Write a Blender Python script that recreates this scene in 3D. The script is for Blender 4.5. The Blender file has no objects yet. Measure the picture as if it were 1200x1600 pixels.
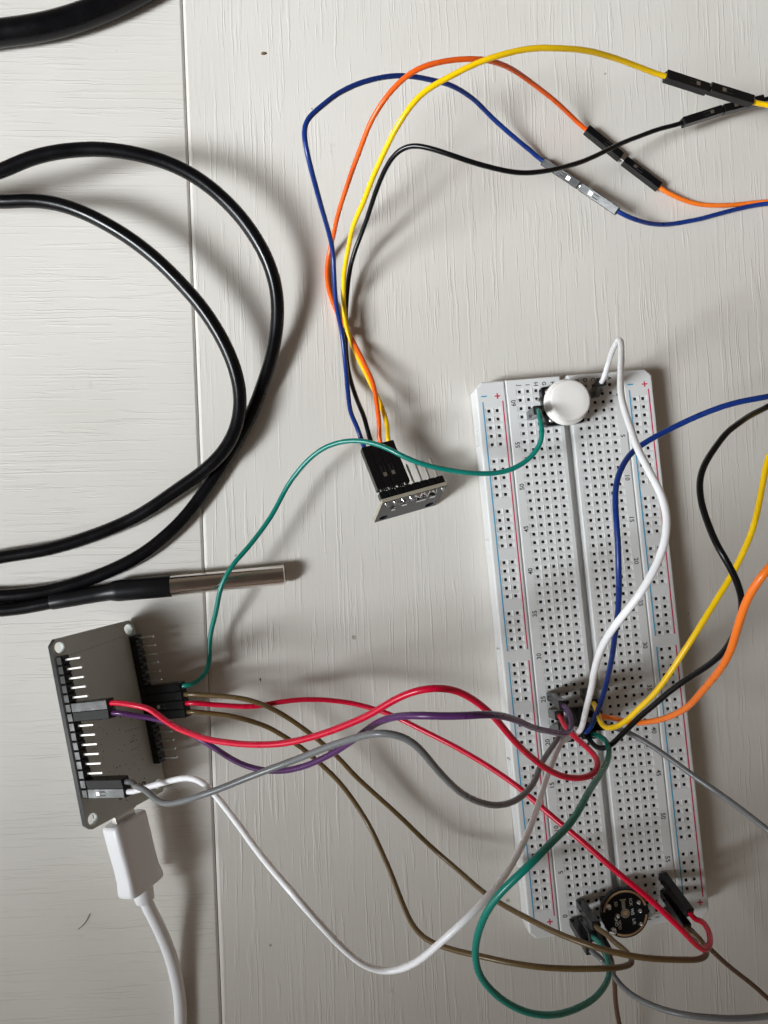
import bpy, bmesh, math, random
from mathutils import Vector, Matrix, noise
random.seed(7)
S = 0.001                       # everything below is measured in millimetres
scene = bpy.context.scene
C = scene.collection

# ------------------------------------------------------------------ camera, world, light, exposure
CAM_R = Matrix(((9.98173072e-01, -1.05400262e-04, -6.04194215e-02),
                (-2.45339638e-03, 9.99103008e-01, -4.22748159e-02),
                (6.03696815e-02, 4.23458157e-02, 9.97277461e-01)))
CAM_L = Vector((-75.4588, 31.5288, 227.2531))
F_PX = 1156.0
cd = bpy.data.cameras.new('camera'); cam = bpy.data.objects.new('camera', cd); C.objects.link(cam)
cd.sensor_fit = 'VERTICAL'; cd.sensor_height = 36.0; cd.lens = F_PX/1600*36.0
cd.clip_start = 0.01; cd.clip_end = 20.0
m4 = CAM_R.to_4x4(); m4.translation = CAM_L*S; cam.matrix_world = m4
scene.camera = cam

w = bpy.data.worlds.new("World"); scene.world = w; w.use_nodes = True
# a dim warm room, darker straight overhead, with the daylight of the window low on the left
wn_ = w.node_tree; bg = wn_.nodes['Background']; bg.inputs[1].default_value = 1.0
wt = wn_.nodes.new('ShaderNodeTexCoord'); wx = wn_.nodes.new('ShaderNodeSeparateXYZ'); wn_.links.new(wt.outputs['Generated'], wx.inputs[0])
wr = wn_.nodes.new('ShaderNodeMapRange'); wr.interpolation_type = 'SMOOTHSTEP'
for k_, v_ in zip((1, 2, 3, 4), (.40, .95, .150, .05)): wr.inputs[k_].default_value = v_
wn_.links.new(wx.outputs[2], wr.inputs[0])
wc = wn_.nodes.new('ShaderNodeVectorMath'); wc.operation = 'SCALE'; wc.inputs[0].default_value = (1.0, .80, .62); wn_.links.new(wr.outputs[0], wc.inputs['Scale'])
wd = wn_.nodes.new('ShaderNodeVectorMath'); wd.operation = 'DOT_PRODUCT'; wd.inputs[1].default_value = (-.925, -.33, .19); wn_.links.new(wt.outputs['Generated'], wd.inputs[0])
wl = wn_.nodes.new('ShaderNodeMapRange'); wl.interpolation_type = 'SMOOTHSTEP'
for k_, v_ in zip((1, 2, 3, 4), (.88, .97, 0, .9)): wl.inputs[k_].default_value = v_
wn_.links.new(wd.outputs['Value'], wl.inputs[0])
wk = wn_.nodes.new('ShaderNodeVectorMath'); wk.operation = 'SCALE'; wk.inputs[0].default_value = (.93, .98, 1.0); wn_.links.new(wl.outputs[0], wk.inputs['Scale'])
wd2 = wn_.nodes.new('ShaderNodeVectorMath'); wd2.operation = 'DOT_PRODUCT'; wd2.inputs[1].default_value = (-.53, -.63, .567); wn_.links.new(wt.outputs['Generated'], wd2.inputs[0])
wl2 = wn_.nodes.new('ShaderNodeMapRange'); wl2.interpolation_type = 'SMOOTHSTEP'
for k_, v_ in zip((1, 2, 3, 4), (.955, .985, 0, .8)): wl2.inputs[k_].default_value = v_
wn_.links.new(wd2.outputs['Value'], wl2.inputs[0])
wk2 = wn_.nodes.new('ShaderNodeVectorMath'); wk2.operation = 'SCALE'; wk2.inputs[0].default_value = (.9, .97, 1.0); wn_.links.new(wl2.outputs[0], wk2.inputs['Scale'])
wa0 = wn_.nodes.new('ShaderNodeVectorMath'); wa0.operation = 'ADD'; wn_.links.new(wc.outputs[0], wa0.inputs[0]); wn_.links.new(wk2.outputs[0], wa0.inputs[1])
wa = wn_.nodes.new('ShaderNodeVectorMath'); wa.operation = 'ADD'; wn_.links.new(wa0.outputs[0], wa.inputs[0]); wn_.links.new(wk.outputs[0], wa.inputs[1])
wn_.links.new(wa.outputs[0], bg.inputs[0])

def area(name, pos, target, sx, sy, power, col):
    ld = bpy.data.lights.new(name, 'AREA'); ld.shape = 'RECTANGLE'; ld.size = sx*S; ld.size_y = sy*S
    ld.energy = power; ld.color = col
    o = bpy.data.objects.new(name, ld); C.objects.link(o)
    o.location = Vector(pos)*S
    o.rotation_euler = (Vector(target)-Vector(pos)).to_track_quat('-Z', 'Y').to_euler()
    return o
# the window that lights the table from the left
kl = area('window_light', (-980, -250, 830), (-92, 196, 0), 340, 430, .83, (0.95, 1.0, 1.035)); kl.data.spread = math.radians(26)
lw = area('window_lower_pane', (-1080, -395, 95), (-100, 0, 5), 110, 90, .42, (0.94, 0.98, 1.0))
vs = scene.view_settings
vs.view_transform = 'Standard'; vs.look = 'None'; vs.exposure = 0.13; vs.gamma = 1.0; vs.use_curve_mapping = False

# ------------------------------------------------------------------ pixel <-> world helpers (for tracing only)
def P(x, y, z):
    d = CAM_R @ Vector(((x-600)/F_PX, -(y-800)/F_PX, -1.0))
    return CAM_L + d*((z-CAM_L.z)/d.z)
def W2P(p):
    c = CAM_R.transposed() @ (Vector(p)-CAM_L)
    return (600+F_PX*c.x/-c.z, 800-F_PX*c.y/-c.z)

# ------------------------------------------------------------------ materials
def mat(name, col, rough=0.4, metal=0.0, spec=0.5, var=0.0, vscale=60, bump=0.0, bscale=900, coat=0.0, rvar=0.0):
    m = bpy.data.materials.new(name); m.use_nodes = True
    nt = m.node_tree; b = nt.nodes['Principled BSDF']
    b.inputs['Base Color'].default_value = (*col, 1); b.inputs['Roughness'].default_value = rough
    b.inputs['Metallic'].default_value = metal; b.inputs['Specular IOR Level'].default_value = spec
    b.inputs['Coat Weight'].default_value = coat; b.inputs['Coat Roughness'].default_value = 0.15
    tc = nt.nodes.new('ShaderNodeTexCoord')
    if var or rvar:
        n = nt.nodes.new('ShaderNodeTexNoise'); n.inputs['Scale'].default_value = vscale; n.inputs['Detail'].default_value = 5
        nt.links.new(tc.outputs['Object'], n.inputs['Vector'])
        if var:
            mr = nt.nodes.new('ShaderNodeMapRange'); mr.inputs[1].default_value = .3; mr.inputs[2].default_value = .7
            mr.inputs[3].default_value = 1-var; mr.inputs[4].default_value = 1+var
            nt.links.new(n.outputs['Fac'], mr.inputs[0])
            mx = nt.nodes.new('ShaderNodeVectorMath'); mx.operation = 'SCALE'; mx.inputs[0].default_value = col
            nt.links.new(mr.outputs[0], mx.inputs['Scale']); nt.links.new(mx.outputs[0], b.inputs['Base Color'])
        if rvar:
            mr = nt.nodes.new('ShaderNodeMapRange'); mr.inputs[1].default_value = .3; mr.inputs[2].default_value = .7
            mr.inputs[3].default_value = max(0, rough-rvar); mr.inputs[4].default_value = rough+rvar
            nt.links.new(n.outputs['Fac'], mr.inputs[0]); nt.links.new(mr.outputs[0], b.inputs['Roughness'])
    if bump:
        n = nt.nodes.new('ShaderNodeTexNoise'); n.inputs['Scale'].default_value = bscale; n.inputs['Detail'].default_value = 4
        nt.links.new(tc.outputs['Object'], n.inputs['Vector'])
        bp = nt.nodes.new('ShaderNodeBump'); bp.inputs['Strength'].default_value = 1; bp.inputs['Distance'].default_value = bump*S
        nt.links.new(n.outputs['Fac'], bp.inputs['Height']); nt.links.new(bp.outputs[0], b.inputs['Normal'])
    return m

def wood_mat(name, along_deg, relief=.065):
    """white painted foil with an embossed grain; the grain runs along the given direction"""
    m = bpy.data.materials.new(name); m.use_nodes = True
    nt = m.node_tree; N = nt.nodes; L = nt.links; b = N['Principled BSDF']
    b.inputs['Roughness'].default_value = 0.42; b.inputs['Specular IOR Level'].default_value = 0.4
    tc = N.new('ShaderNodeTexCoord')
    rot = N.new('ShaderNodeMapping'); rot.inputs['Rotation'].default_value = (0, 0, math.radians(-along_deg))
    L.new(tc.outputs['Object'], rot.inputs['Vector'])
    # gentle wander of the grain lines
    wn = N.new('ShaderNodeTexNoise'); wn.inputs['Scale'].default_value = 45; wn.inputs['Detail'].default_value = 3
    L.new(rot.outputs[0], wn.inputs['Vector'])
    sb = N.new('ShaderNodeVectorMath'); sb.operation = 'SUBTRACT'; sb.inputs[1].default_value = (.5, .5, .5)
    L.new(wn.outputs['Color'], sb.inputs[0])
    sc = N.new('ShaderNodeVectorMath'); sc.operation = 'MULTIPLY'; sc.inputs[1].default_value = (0.0, 0.0013, 0)
    L.new(sb.outputs[0], sc.inputs[0])
    w2 = N.new('ShaderNodeTexNoise'); w2.inputs['Scale'].default_value = 420; w2.inputs['Detail'].default_value = 2; L.new(rot.outputs[0], w2.inputs['Vector'])
    s2 = N.new('ShaderNodeVectorMath'); s2.operation = 'MULTIPLY_ADD'; s2.inputs[1].default_value = (0, .0006, 0); L.new(w2.outputs['Color'], s2.inputs[0]); L.new(sc.outputs[0], s2.inputs[2])
    ad = N.new('ShaderNodeVectorMath'); ad.operation = 'ADD'; L.new(rot.outputs[0], ad.inputs[0]); L.new(s2.outputs[0], ad.inputs[1])
    def layer(ax, ac, lo, hi, detail=3.0, rough=.6):
        mp = N.new('ShaderNodeMapping'); mp.inputs['Scale'].default_value = (ax, ac, 1)
        L.new(ad.outputs[0], mp.inputs['Vector'])
        n = N.new('ShaderNodeTexNoise'); n.inputs['Scale'].default_value = 1; n.inputs['Detail'].default_value = detail
        n.inputs['Roughness'].default_value = rough
        L.new(mp.outputs[0], n.inputs['Vector'])
        r = N.new('ShaderNodeValToRGB'); e = r.color_ramp.elements
        e[0].position = lo; e[0].color = (0, 0, 0, 1); e[1].position = hi; e[1].color = (1, 1, 1, 1)
        L.new(n.outputs['Fac'], r.inputs[0]); return r.outputs[0]
    lines0 = layer(42, 640, .575, .64, 3.5)
    lines2 = layer(16, 900, .585, .64, 2.0)
    lm = N.new('ShaderNodeMath'); lm.operation = 'MAXIMUM'; L.new(lines0, lm.inputs[0]); L.new(lines2, lm.inputs[1]); lines = lm.outputs[0]
    fine = layer(90, 1100, .35, .75, 4.0)
    broad = layer(14, 120, .3, .7, 3.0)
    # patches where the lines are strong
    pm = N.new('ShaderNodeTexNoise'); pm.inputs['Scale'].default_value = 30; L.new(rot.outputs[0], pm.inputs['Vector'])
    pr = N.new('ShaderNodeMapRange'); pr.inputs[1].default_value = .35; pr.inputs[2].default_value = .6; pr.inputs[3].default_value = .35
    L.new(pm.outputs['Fac'], pr.inputs[0])
    mu = N.new('ShaderNodeMath'); mu.operation = 'MULTIPLY'; L.new(lines, mu.inputs[0]); L.new(pr.outputs[0], mu.inputs[1])
    a1 = N.new('ShaderNodeMath'); a1.operation = 'MULTIPLY_ADD'; a1.inputs[1].default_value = .22; L.new(fine, a1.inputs[0]); L.new(mu.outputs[0], a1.inputs[2])
    a2 = N.new('ShaderNodeMath'); a2.operation = 'MULTIPLY_ADD'; a2.inputs[1].default_value = .25; L.new(broad, a2.inputs[0]); L.new(a1.outputs[0], a2.inputs[2])
    bp = N.new('ShaderNodeBump'); bp.inputs['Strength'].default_value = 1; bp.inputs['Distance'].default_value = relief*S
    L.new(a2.outputs[0], bp.inputs['Height']); L.new(bp.outputs[0], b.inputs['Normal'])
    # colour: warm white, faint clouding, sparse specks of dirt
    cn = N.new('ShaderNodeTexNoise'); cn.inputs['Scale'].default_value = 16; cn.inputs['Detail'].default_value = 6; L.new(tc.outputs['Object'], cn.inputs['Vector'])
    cr = N.new('ShaderNodeValToRGB'); e = cr.color_ramp.elements
    e[0].position = .3; e[0].color = (.66, .625, .575, 1); e[1].position = .7; e[1].color = (.735, .70, .655, 1)
    L.new(cn.outputs['Fac'], cr.inputs[0])
    dn = N.new('ShaderNodeTexNoise'); dn.inputs['Scale'].default_value = 55; dn.inputs['Detail'].default_value = 8; dn.inputs['Roughness'].default_value = .7; L.new(tc.outputs['Object'], dn.inputs['Vector'])
    dm = N.new('ShaderNodeMapRange'); dm.inputs[1].default_value = .66; dm.inputs[2].default_value = .80; dm.inputs[3].default_value = 0; dm.inputs[4].default_value = .55; L.new(dn.outputs['Fac'], dm.inputs[0])
    dx = N.new('ShaderNodeMixRGB'); dx.inputs[2].default_value = (.42, .36, .29, 1); L.new(dm.outputs[0], dx.inputs[0]); L.new(cr.outputs[0], dx.inputs[1])
    v = N.new('ShaderNodeTexVoronoi'); v.inputs['Scale'].default_value = 85; L.new(tc.outputs['Object'], v.inputs['Vector'])
    vn = N.new('ShaderNodeTexNoise'); vn.inputs['Scale'].default_value = 700; L.new(tc.outputs['Object'], vn.inputs['Vector'])
    va = N.new('ShaderNodeMath'); va.operation = 'MULTIPLY_ADD'; va.inputs[1].default_value = .05; L.new(vn.outputs['Fac'], va.inputs[0]); L.new(v.outputs['Distance'], va.inputs[2])
    sz = N.new('ShaderNodeSeparateColor'); L.new(v.outputs['Color'], sz.inputs[0])
    th = N.new('ShaderNodeMapRange'); th.inputs[1].default_value = .55; th.inputs[2].default_value = 1; th.inputs[3].default_value = 0; th.inputs[4].default_value = .088
    L.new(sz.outputs[0], th.inputs[0])
    ls = N.new('ShaderNodeMath'); ls.operation = 'LESS_THAN'; L.new(va.outputs[0], ls.inputs[0]); L.new(th.outputs[0], ls.inputs[1])
    k = N.new('ShaderNodeMath'); k.operation = 'MULTIPLY'; k.inputs[1].default_value = .6; L.new(ls.outputs[0], k.inputs[0])
    mx = N.new('ShaderNodeMixRGB'); mx.inputs[2].default_value = (.22, .18, .14, 1); L.new(k.outputs[0], mx.inputs[0]); L.new(dx.outputs[0], mx.inputs[1])
    L.new(mx.outputs[0], b.inputs['Base Color'])
    return m

M = {
 'wood_v': wood_mat('white_wood_long', 90+2.2), 'wood_h': wood_mat('white_wood_cross', 1.5, .075),
 'plastic': mat('white_plastic', (.76, .765, .76), .38, var=.02, vscale=40, bump=.01),
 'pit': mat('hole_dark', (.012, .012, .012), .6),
 'seam': mat('joint_dark', (.10, .085, .07), .7),
 'ink': mat('black_ink', (.03, .03, .03), .6), 'red_ink': mat('red_ink', (.62, .03, .10), .5), 'blue_ink': mat('blue_ink', (.05, .36, .60), .5),
 'rubber': mat('black_cable', (.003, .003, .004), .26, spec=.3, var=.3, rvar=.05, vscale=120, bump=.02, bscale=500),
 'shrink': mat('heat_shrink', (.008, .008, .009), .36, spec=.25, bump=.03, bscale=500),
 'steel': mat('steel', (.80, .76, .73), .14, 1.0, rvar=.06, vscale=200),
 'pin': mat('tinned_pin', (.66, .64, .60), .34, 1.0), 'solder': mat('solder', (.75, .75, .75), .2, 1.0, bump=.15, bscale=700),
 'gold': mat('bare_gold_ring', (.55, .36, .20), .4, .4),
 'house': mat('black_housing', (.004, .004, .005), .22, spec=.42, rvar=.05, vscale=300, bump=.015, bscale=600),
 'pcb': mat('dark_circuit_board', (.56, .60, .575), .5, spec=.5, var=.06, vscale=80, bump=.01),
 'pcb_black': mat('black_circuit_board', (.008, .009, .012), .3, spec=.25), 'pcb_edge': mat('board_edge', (.40, .36, .28), .6),
 'pcb_sensor': mat('sensor_board', (.010, .013, .018), .22, spec=.3, var=.2, vscale=300),
 'silk': mat('white_print', (.6, .6, .58), .5), 'chip': mat('chip', (.02, .02, .02), .35),
 'cap': mat('white_cap', (.90, .87, .84), .33, bump=.01), 'usb': mat('white_usb', (.88, .88, .90), .33, bump=.015, bscale=300),
 'crumb': mat('brown_crumb', (.16, .10, .05), .8, bump=.2), 'hair': mat('dark_hair', (.26, .23, .19), .5),
}
WIRE = {'yellow': (.96, .60, .004), 'orange': (.90, .125, .012), 'orange2': (.93, .20, .02), 'blue': (.006, .032, .20), 'black': (.004, .004, .005), 'green': (.003, .20, .155),
        'red': (.66, .002, .035), 'purple': (.085, .022, .115), 'grey': (.17, .175, .18), 'white': (.93, .93, .95), 'brown': (.135, .085, .032), 'brown2': (.10, .05, .028)}
for k, c in WIRE.items():
    M['w_'+k] = mat(k+'_insulation', c, .22 if k == 'black' else .28, spec=.3 if k == 'black' else .45, var=.05, vscale=90, rvar=.06, bump=.012, bscale=400)

# ------------------------------------------------------------------ mesh helpers
class MB:
    def __init__(s): s.v = []; s.f = []; s.mi = []; s.sm = []
    def add(s, vs, fs, mi=0, smooth=False):
        o = len(s.v); s.v += [Vector(v) for v in vs]
        for f in fs: s.f.append([i+o for i in f]); s.mi.append(mi); s.sm.append(smooth)
    def box(s, c, ax, ay, az, hx, hy, hz, mi=0):
        c = Vector(c); vs = [c+ax*(hx*i)+ay*(hy*j)+az*(hz*k) for k in (-1, 1) for j in (-1, 1) for i in (-1, 1)]
        s.add(vs, [(0, 2, 3, 1), (4, 5, 7, 6), (0, 1, 5, 4), (2, 6, 7, 3), (0, 4, 6, 2), (1, 3, 7, 5)], mi)
    def bevbox(s, c, ax, ay, az, hx, hy, hz, b, mi=0, seg=2, smooth=False):
        bm = bmesh.new(); bmesh.ops.create_cube(bm, size=2)
        for v in bm.verts: v.co = Vector((v.co.x*hx, v.co.y*hy, v.co.z*hz))
        bmesh.ops.bevel(bm, geom=bm.edges[:], offset=b, segments=seg, affect='EDGES', profile=.5)
        c = Vector(c); bm.verts.index_update()
        s.add([c+ax*v.co.x+ay*v.co.y+az*v.co.z for v in bm.verts], [[v.index for v in f.verts] for f in bm.faces], mi, smooth); bm.free()
    def lathe(s, c, ax, ay, az, prof, n=32, mi=0, smooth=True, cap=True):
        c = Vector(c); vs = []
        for r, z in prof:
            for k in range(n):
                t = 2*math.pi*k/n; vs.append(c+ax*(r*math.cos(t))+ay*(r*math.sin(t))+az*z)
        fs = [(i*n+k, i*n+(k+1) % n, (i+1)*n+(k+1) % n, (i+1)*n+k) for i in range(len(prof)-1) for k in range(n)]
        s.add(vs, fs, mi, smooth)
        if cap:
            s.add(vs[:n][::-1], [list(range(n))], mi); s.add(vs[-n:], [list(range(n))], mi)
    def tube(s, pts, r, n=14, mi=0, cap=True):
        pts = [Vector(p) for p in pts]; m = len(pts)
        rr = r if hasattr(r, '__len__') else [r]*m
        tn = [(pts[min(i+1, m-1)]-pts[max(i-1, 0)]).normalized() for i in range(m)]
        u = tn[0].orthogonal().normalized(); vs = []
        for i in range(m):
            u = (u-tn[i]*u.dot(tn[i])).normalized(); v = tn[i].cross(u)
            for k in range(n):
                t = 2*math.pi*k/n; vs.append(pts[i]+(u*math.cos(t)+v*math.sin(t))*rr[i])
        fs = [(i*n+k, i*n+(k+1) % n, (i+1)*n+(k+1) % n, (i+1)*n+k) for i in range(m-1) for k in range(n)]
        s.add(vs, fs, mi, True)
        if cap: s.add(vs[:n][::-1], [list(range(n))], mi); s.add(vs[-n:], [list(range(n))], mi)
    def build(s, name, mats, parent=None, org=None):
        org = Vector(org) if org is not None else None
        o3 = Vector(ORG.get(parent.name, (0, 0, 0))) if (parent and org is None) else Vector(org or (0, 0, 0))
        me = bpy.data.meshes.new(name); me.from_pydata([(v-o3)*S for v in s.v], [], s.f)
        if not isinstance(mats, (list, tuple)): mats = [mats]
        for m in mats: me.materials.append(m)
        for p, mi, sm in zip(me.polygons, s.mi, s.sm): p.material_index = mi; p.use_smooth = sm
        me.update(); ob = bpy.data.objects.new(name, me); C.objects.link(ob)
        if parent: ob.parent = parent; ORG[ob.name] = tuple(o3)
        else: ob.location = o3*S; ORG[ob.name] = tuple(o3)
        return ob
ORG = {}
def tag(o, label, cat, group=None, kind=None):
    if label: o['label'] = label
    if cat: o['category'] = cat
    if group: o['group'] = group
    if kind: o['kind'] = kind
    return o
def thing(name, loc, label, cat, group=None):
    o = bpy.data.objects.new(name, None); C.objects.link(o); o.location = Vector(loc)*S; o.empty_display_size = .005
    ORG[o.name] = tuple(loc); return tag(o, label, cat, group)
X, Y, Z = Vector((1, 0, 0)), Vector((0, 1, 0)), Vector((0, 0, 1))

def smooth_path(pts, it=3, wob=0.0):
    """pts: (px, py, z or None) traced in the photograph, or a world Vector; returns world points"""
    q = []
    for p in pts:
        if isinstance(p, Vector): a = W2P(p); q.append([a[0], a[1], p.z])
        else: q.append([p[0], p[1], p[2] if len(p) > 2 else None])
    d = [0.0]
    for i in range(1, len(q)): d.append(d[-1]+math.hypot(q[i][0]-q[i-1][0], q[i][1]-q[i-1][1])+.5)
    kn = [i for i in range(len(q)) if q[i][2] is not None]
    kx = [d[i] for i in kn]; kz = [q[i][2] for i in kn]; nk = len(kx)     # monotone cubic through the known heights
    sl = [(kz[i+1]-kz[i])/max(1e-6, kx[i+1]-kx[i]) for i in range(nk-1)]
    tg = [sl[0]]+[0 if sl[i-1]*sl[i] <= 0 else 2*sl[i-1]*sl[i]/(sl[i-1]+sl[i]) for i in range(1, nk-1)]+[sl[-1]]
    def zat(x):
        if x <= kx[0]: return kz[0]
        for i in range(nk-1):
            if x <= kx[i+1]:
                h = kx[i+1]-kx[i]; t = (x-kx[i])/h
                return (2*t**3-3*t*t+1)*kz[i]+(t**3-2*t*t+t)*h*tg[i]+(-2*t**3+3*t*t)*kz[i+1]+(t**3-t*t)*h*tg[i+1]
        return kz[-1]
    W = [P(a[0], a[1], zat(dd)) for a, dd in zip(q, d)]
    if len(W) == 2: W = [W[0], W[0].lerp(W[1], .5), W[1]]
    # centripetal catmull-rom
    E = [W[0]*2-W[1]]+W+[W[-1]*2-W[-2]]
    out = []
    for i in range(1, len(E)-2):
        p0, p1, p2, p3 = E[i-1:i+3]
        t0 = 0; t1 = t0+max(.05, (p1-p0).length)**.5; t2 = t1+max(.05, (p2-p1).length)**.5; t3 = t2+max(.05, (p3-p2).length)**.5
        n = max(2, int((p2-p1).length/.8))
        for k in range(n):
            t = t1+(t2-t1)*k/n
            A1 = p0*((t1-t)/(t1-t0))+p1*((t-t0)/(t1-t0)); A2 = p1*((t2-t)/(t2-t1))+p2*((t-t1)/(t2-t1)); A3 = p2*((t3-t)/(t3-t2))+p3*((t-t2)/(t3-t2))
            B1 = A1*((t2-t)/(t2-t0))+A2*((t-t0)/(t2-t0)); B2 = A2*((t3-t)/(t3-t1))+A3*((t-t1)/(t3-t1))
            out.append(B1*((t2-t)/(t2-t1))+B2*((t-t1)/(t2-t1)))
    out.append(W[-1])
    res = [out[0]]; acc = 0                                             # even spacing
    for a, b in zip(out, out[1:]):
        seg = (b-a).length
        while seg > 0 and acc+seg >= .9:
            a = a.lerp(b, (.9-acc)/seg); res.append(a.copy()); seg = (b-a).length; acc = 0
        acc += seg
    if (res[-1]-out[-1]).length < .45: res[-1] = out[-1]
    else: res.append(out[-1])
    for _ in range(it*3):
        res = [res[0]]+[res[i-1]*.25+res[i]*.5+res[i+1]*.25 for i in range(1, len(res)-1)]+[res[-1]]
    n = len(res)                                                        # slight unevenness of real insulation
    for i in range(n):
        k = min(1, min(i, n-1-i)/8)*wob
        res[i] = res[i]+(noise.noise_vector(res[i]*.045)*.42+noise.noise_vector(res[i]*.13)*.06)*k
    return res

# ------------------------------------------------------------------ the table top
def tabletop():
    g0, g1 = P(284.5, 0, 0), P(346.5, 1600, 0)
    d = (g1-g0).normalized(); nrm = Vector((-d.y, d.x, 0))      # d runs down the picture, nrm to the right
    if nrm.x < 0: nrm = -nrm
    mid = (g0+g1)/2
    prof = [(-330, -22), (-330, 0), (-.9, 0), (-.7, -.05), (-.3, -.28), (-.09, -.4), (-.09, -2.2), (.09, -2.2), (.09, -.4), (.42, -.28), (.85, -.05), (1.1, 0), (430, 0), (430, -22)]
    mb = MB(); a, b = -330, 330
    vs = []
    for t in (a, b):
        for u, z in prof: vs.append(mid+d*t+nrm*u+Z*z)
    n = len(prof)
    for i in range(n-1):
        mi = 2 if i in (5, 6, 7) else (0 if i < 6 else 1)
        mb.add([vs[i], vs[i+1], vs[n+i+1], vs[n+i]], [(0, 1, 2, 3)], mi)
    mb.add([vs[0], vs[n-1], vs[2*n-1], vs[n]], [(0, 1, 2, 3)], 0)
    mb.add([vs[i] for i in range(n)], [list(range(n))[::-1]], 0); mb.add([vs[n+i] for i in range(n)], [list(range(n))], 0)
    o = mb.build('tabletop', [M['wood_h'], M['wood_v'], M['seam']])
    tag(o, 'white painted wooden table top with embossed grain and a narrow plank joint', None, kind='structure')
tabletop()

# ------------------------------------------------------------------ breadboard
PT = 2.54; AB = 0.0910809566578965
bx = Vector((math.cos(AB), math.sin(AB), 0)); by = Vector((-math.sin(AB), math.cos(AB), 0))
def B(x, y, z=8.5): return bx*x+by*y+Z*z
COLX = [-13.97, -11.43, -8.89, -6.35, -3.81, 3.81, 6.35, 8.89, 11.43, 13.97]
def H(c, i, z=8.5): return B(COLX[c], (31-i)*PT, z)
HZ = 8.5
bb = thing('breadboard', (0, 0, 0), 'long white solderless breadboard lying at a slight tilt, full of square holes', 'breadboard')

def poly_offset(pl, o):
    n = len(pl); out = []
    for i in range(n):
        p0, p1, p2 = Vector(pl[i-1]), Vector(pl[i]), Vector(pl[(i+1) % n])
        e1 = (p1-p0).normalized(); e2 = (p2-p1).normalized()
        n1 = Vector((e1.y, -e1.x)); n2 = Vector((e2.y, -e2.x))
        k = (n1+n2).normalized(); out.append(p1+k*(o/max(.3, k.dot(n1))))
    return out

def holed_block(mb, x0, x1, y0, y1, cellx, celly, has, ch=.45, cut=None):
    """block whose top is a grid; has(i,j) tells whether cell i,j carries a hole; cut = set of corner names cut off"""
    k = 1.6; cut = cut or set()
    xs = sorted({x0+ch, x1-ch, *cellx} | ({x0+ch+k} if any('l' in c for c in cut) else set()) | ({x1-ch-k} if any('r' in c for c in cut) else set()))
    ys = sorted({y0+ch, y1-ch, *celly} | ({y0+ch+k, y1-ch-k} if cut else set()))
    cxs = [round((cellx[i]+cellx[i+1])/2, 3) for i in range(len(cellx)-1)]
    T = lambda x, y, z: B(x, y, z)
    for i in range(len(xs)-1):
        for j in range(len(ys)-1):
            xa, xb, ya, yb = xs[i], xs[i+1], ys[j], ys[j+1]
            cx, cy = (xa+xb)/2, (ya+yb)/2
            corner = ('l' if i == 0 else 'r' if i == len(xs)-2 else '')+('b' if j == 0 else 't' if j == len(ys)-2 else '')
            if corner in cut:
                pts = [(xa, ya), (xb, ya), (xb, yb), (xa, yb)]
                drop = {'lb': 0, 'rb': 1, 'rt': 2, 'lt': 3}[corner]; pts.pop(drop)
                mb.add([T(*p, HZ) for p in pts], [(0, 1, 2)]); continue
            if has(cx, cy):
                def ring(h, z, hx=None): return [T(cx-(hx or h), cy-h, z), T(cx+(hx or h), cy-h, z), T(cx+(hx or h), cy+h, z), T(cx-(hx or h), cy+h, z)]
                r0 = [T(xa, ya, HZ), T(xb, ya, HZ), T(xb, yb, HZ), T(xa, yb, HZ)]
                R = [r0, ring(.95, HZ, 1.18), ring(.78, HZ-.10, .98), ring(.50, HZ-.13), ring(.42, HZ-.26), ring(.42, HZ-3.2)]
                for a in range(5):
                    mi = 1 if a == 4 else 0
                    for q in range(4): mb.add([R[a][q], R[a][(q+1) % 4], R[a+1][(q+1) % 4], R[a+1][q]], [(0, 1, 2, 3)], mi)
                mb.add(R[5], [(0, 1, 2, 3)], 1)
            else:
                mb.add([T(xa, ya, HZ), T(xb, ya, HZ), T(xb, yb, HZ), T(xa, yb, HZ)], [(0, 1, 2, 3)])
    a0, a1, b0, b1 = x0+ch, x1-ch, y0+ch, y1-ch; pl = []
    pl += [(a0, b0+k), (a0+k, b0)] if 'lb' in cut else [(a0, b0)]
    pl += [(a1-k, b0), (a1, b0+k)] if 'rb' in cut else [(a1, b0)]
    pl += [(a1, b1-k), (a1-k, b1)] if 'rt' in cut else [(a1, b1)]
    pl += [(a0+k, b1), (a0, b1-k)] if 'lt' in cut else [(a0, b1)]
    m1 = poly_offset(pl, ch*.45); m2 = poly_offset(pl, ch*.85); m3 = poly_offset(pl, ch)
    rings = [(pl, HZ), (m1, HZ-ch*.12), (m2, HZ-ch*.5), (m3, HZ-ch), (m3, .3)]
    n = len(pl)
    for (pa, za), (pb, zb) in zip(rings, rings[1:]):
        for i in range(n):
            j = (i+1) % n
            mb.add([T(pa[i][0], pa[i][1], za), T(pb[i][0], pb[i][1], zb), T(pb[j][0], pb[j][1], zb), T(pa[j][0], pa[j][1], za)], [(0, 1, 2, 3)], 0, za > HZ-ch-.01 and zb > 1)
    mb.add([T(p[0], p[1], .3) for p in m3][::-1], [list(range(n))])

rows = [(31-i)*PT for i in range(63)]
ybound = sorted([r+PT/2 for r in rows]+[rows[-1]-PT/2])
HY = 82.6
mb = MB()
for s in (-1, 1):
    cx = [s*(3.81-PT/2+PT*i) for i in range(6)]; cx.sort()
    lo, hi = (cx[0], cx[-1])
    holed_block(mb, *(sorted((s*1.15, s*18.05))), -HY, HY, cx, ybound, lambda x, y, lo=lo, hi=hi: lo < x < hi and abs(y) < 31.5*PT, ch=.4)
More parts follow.
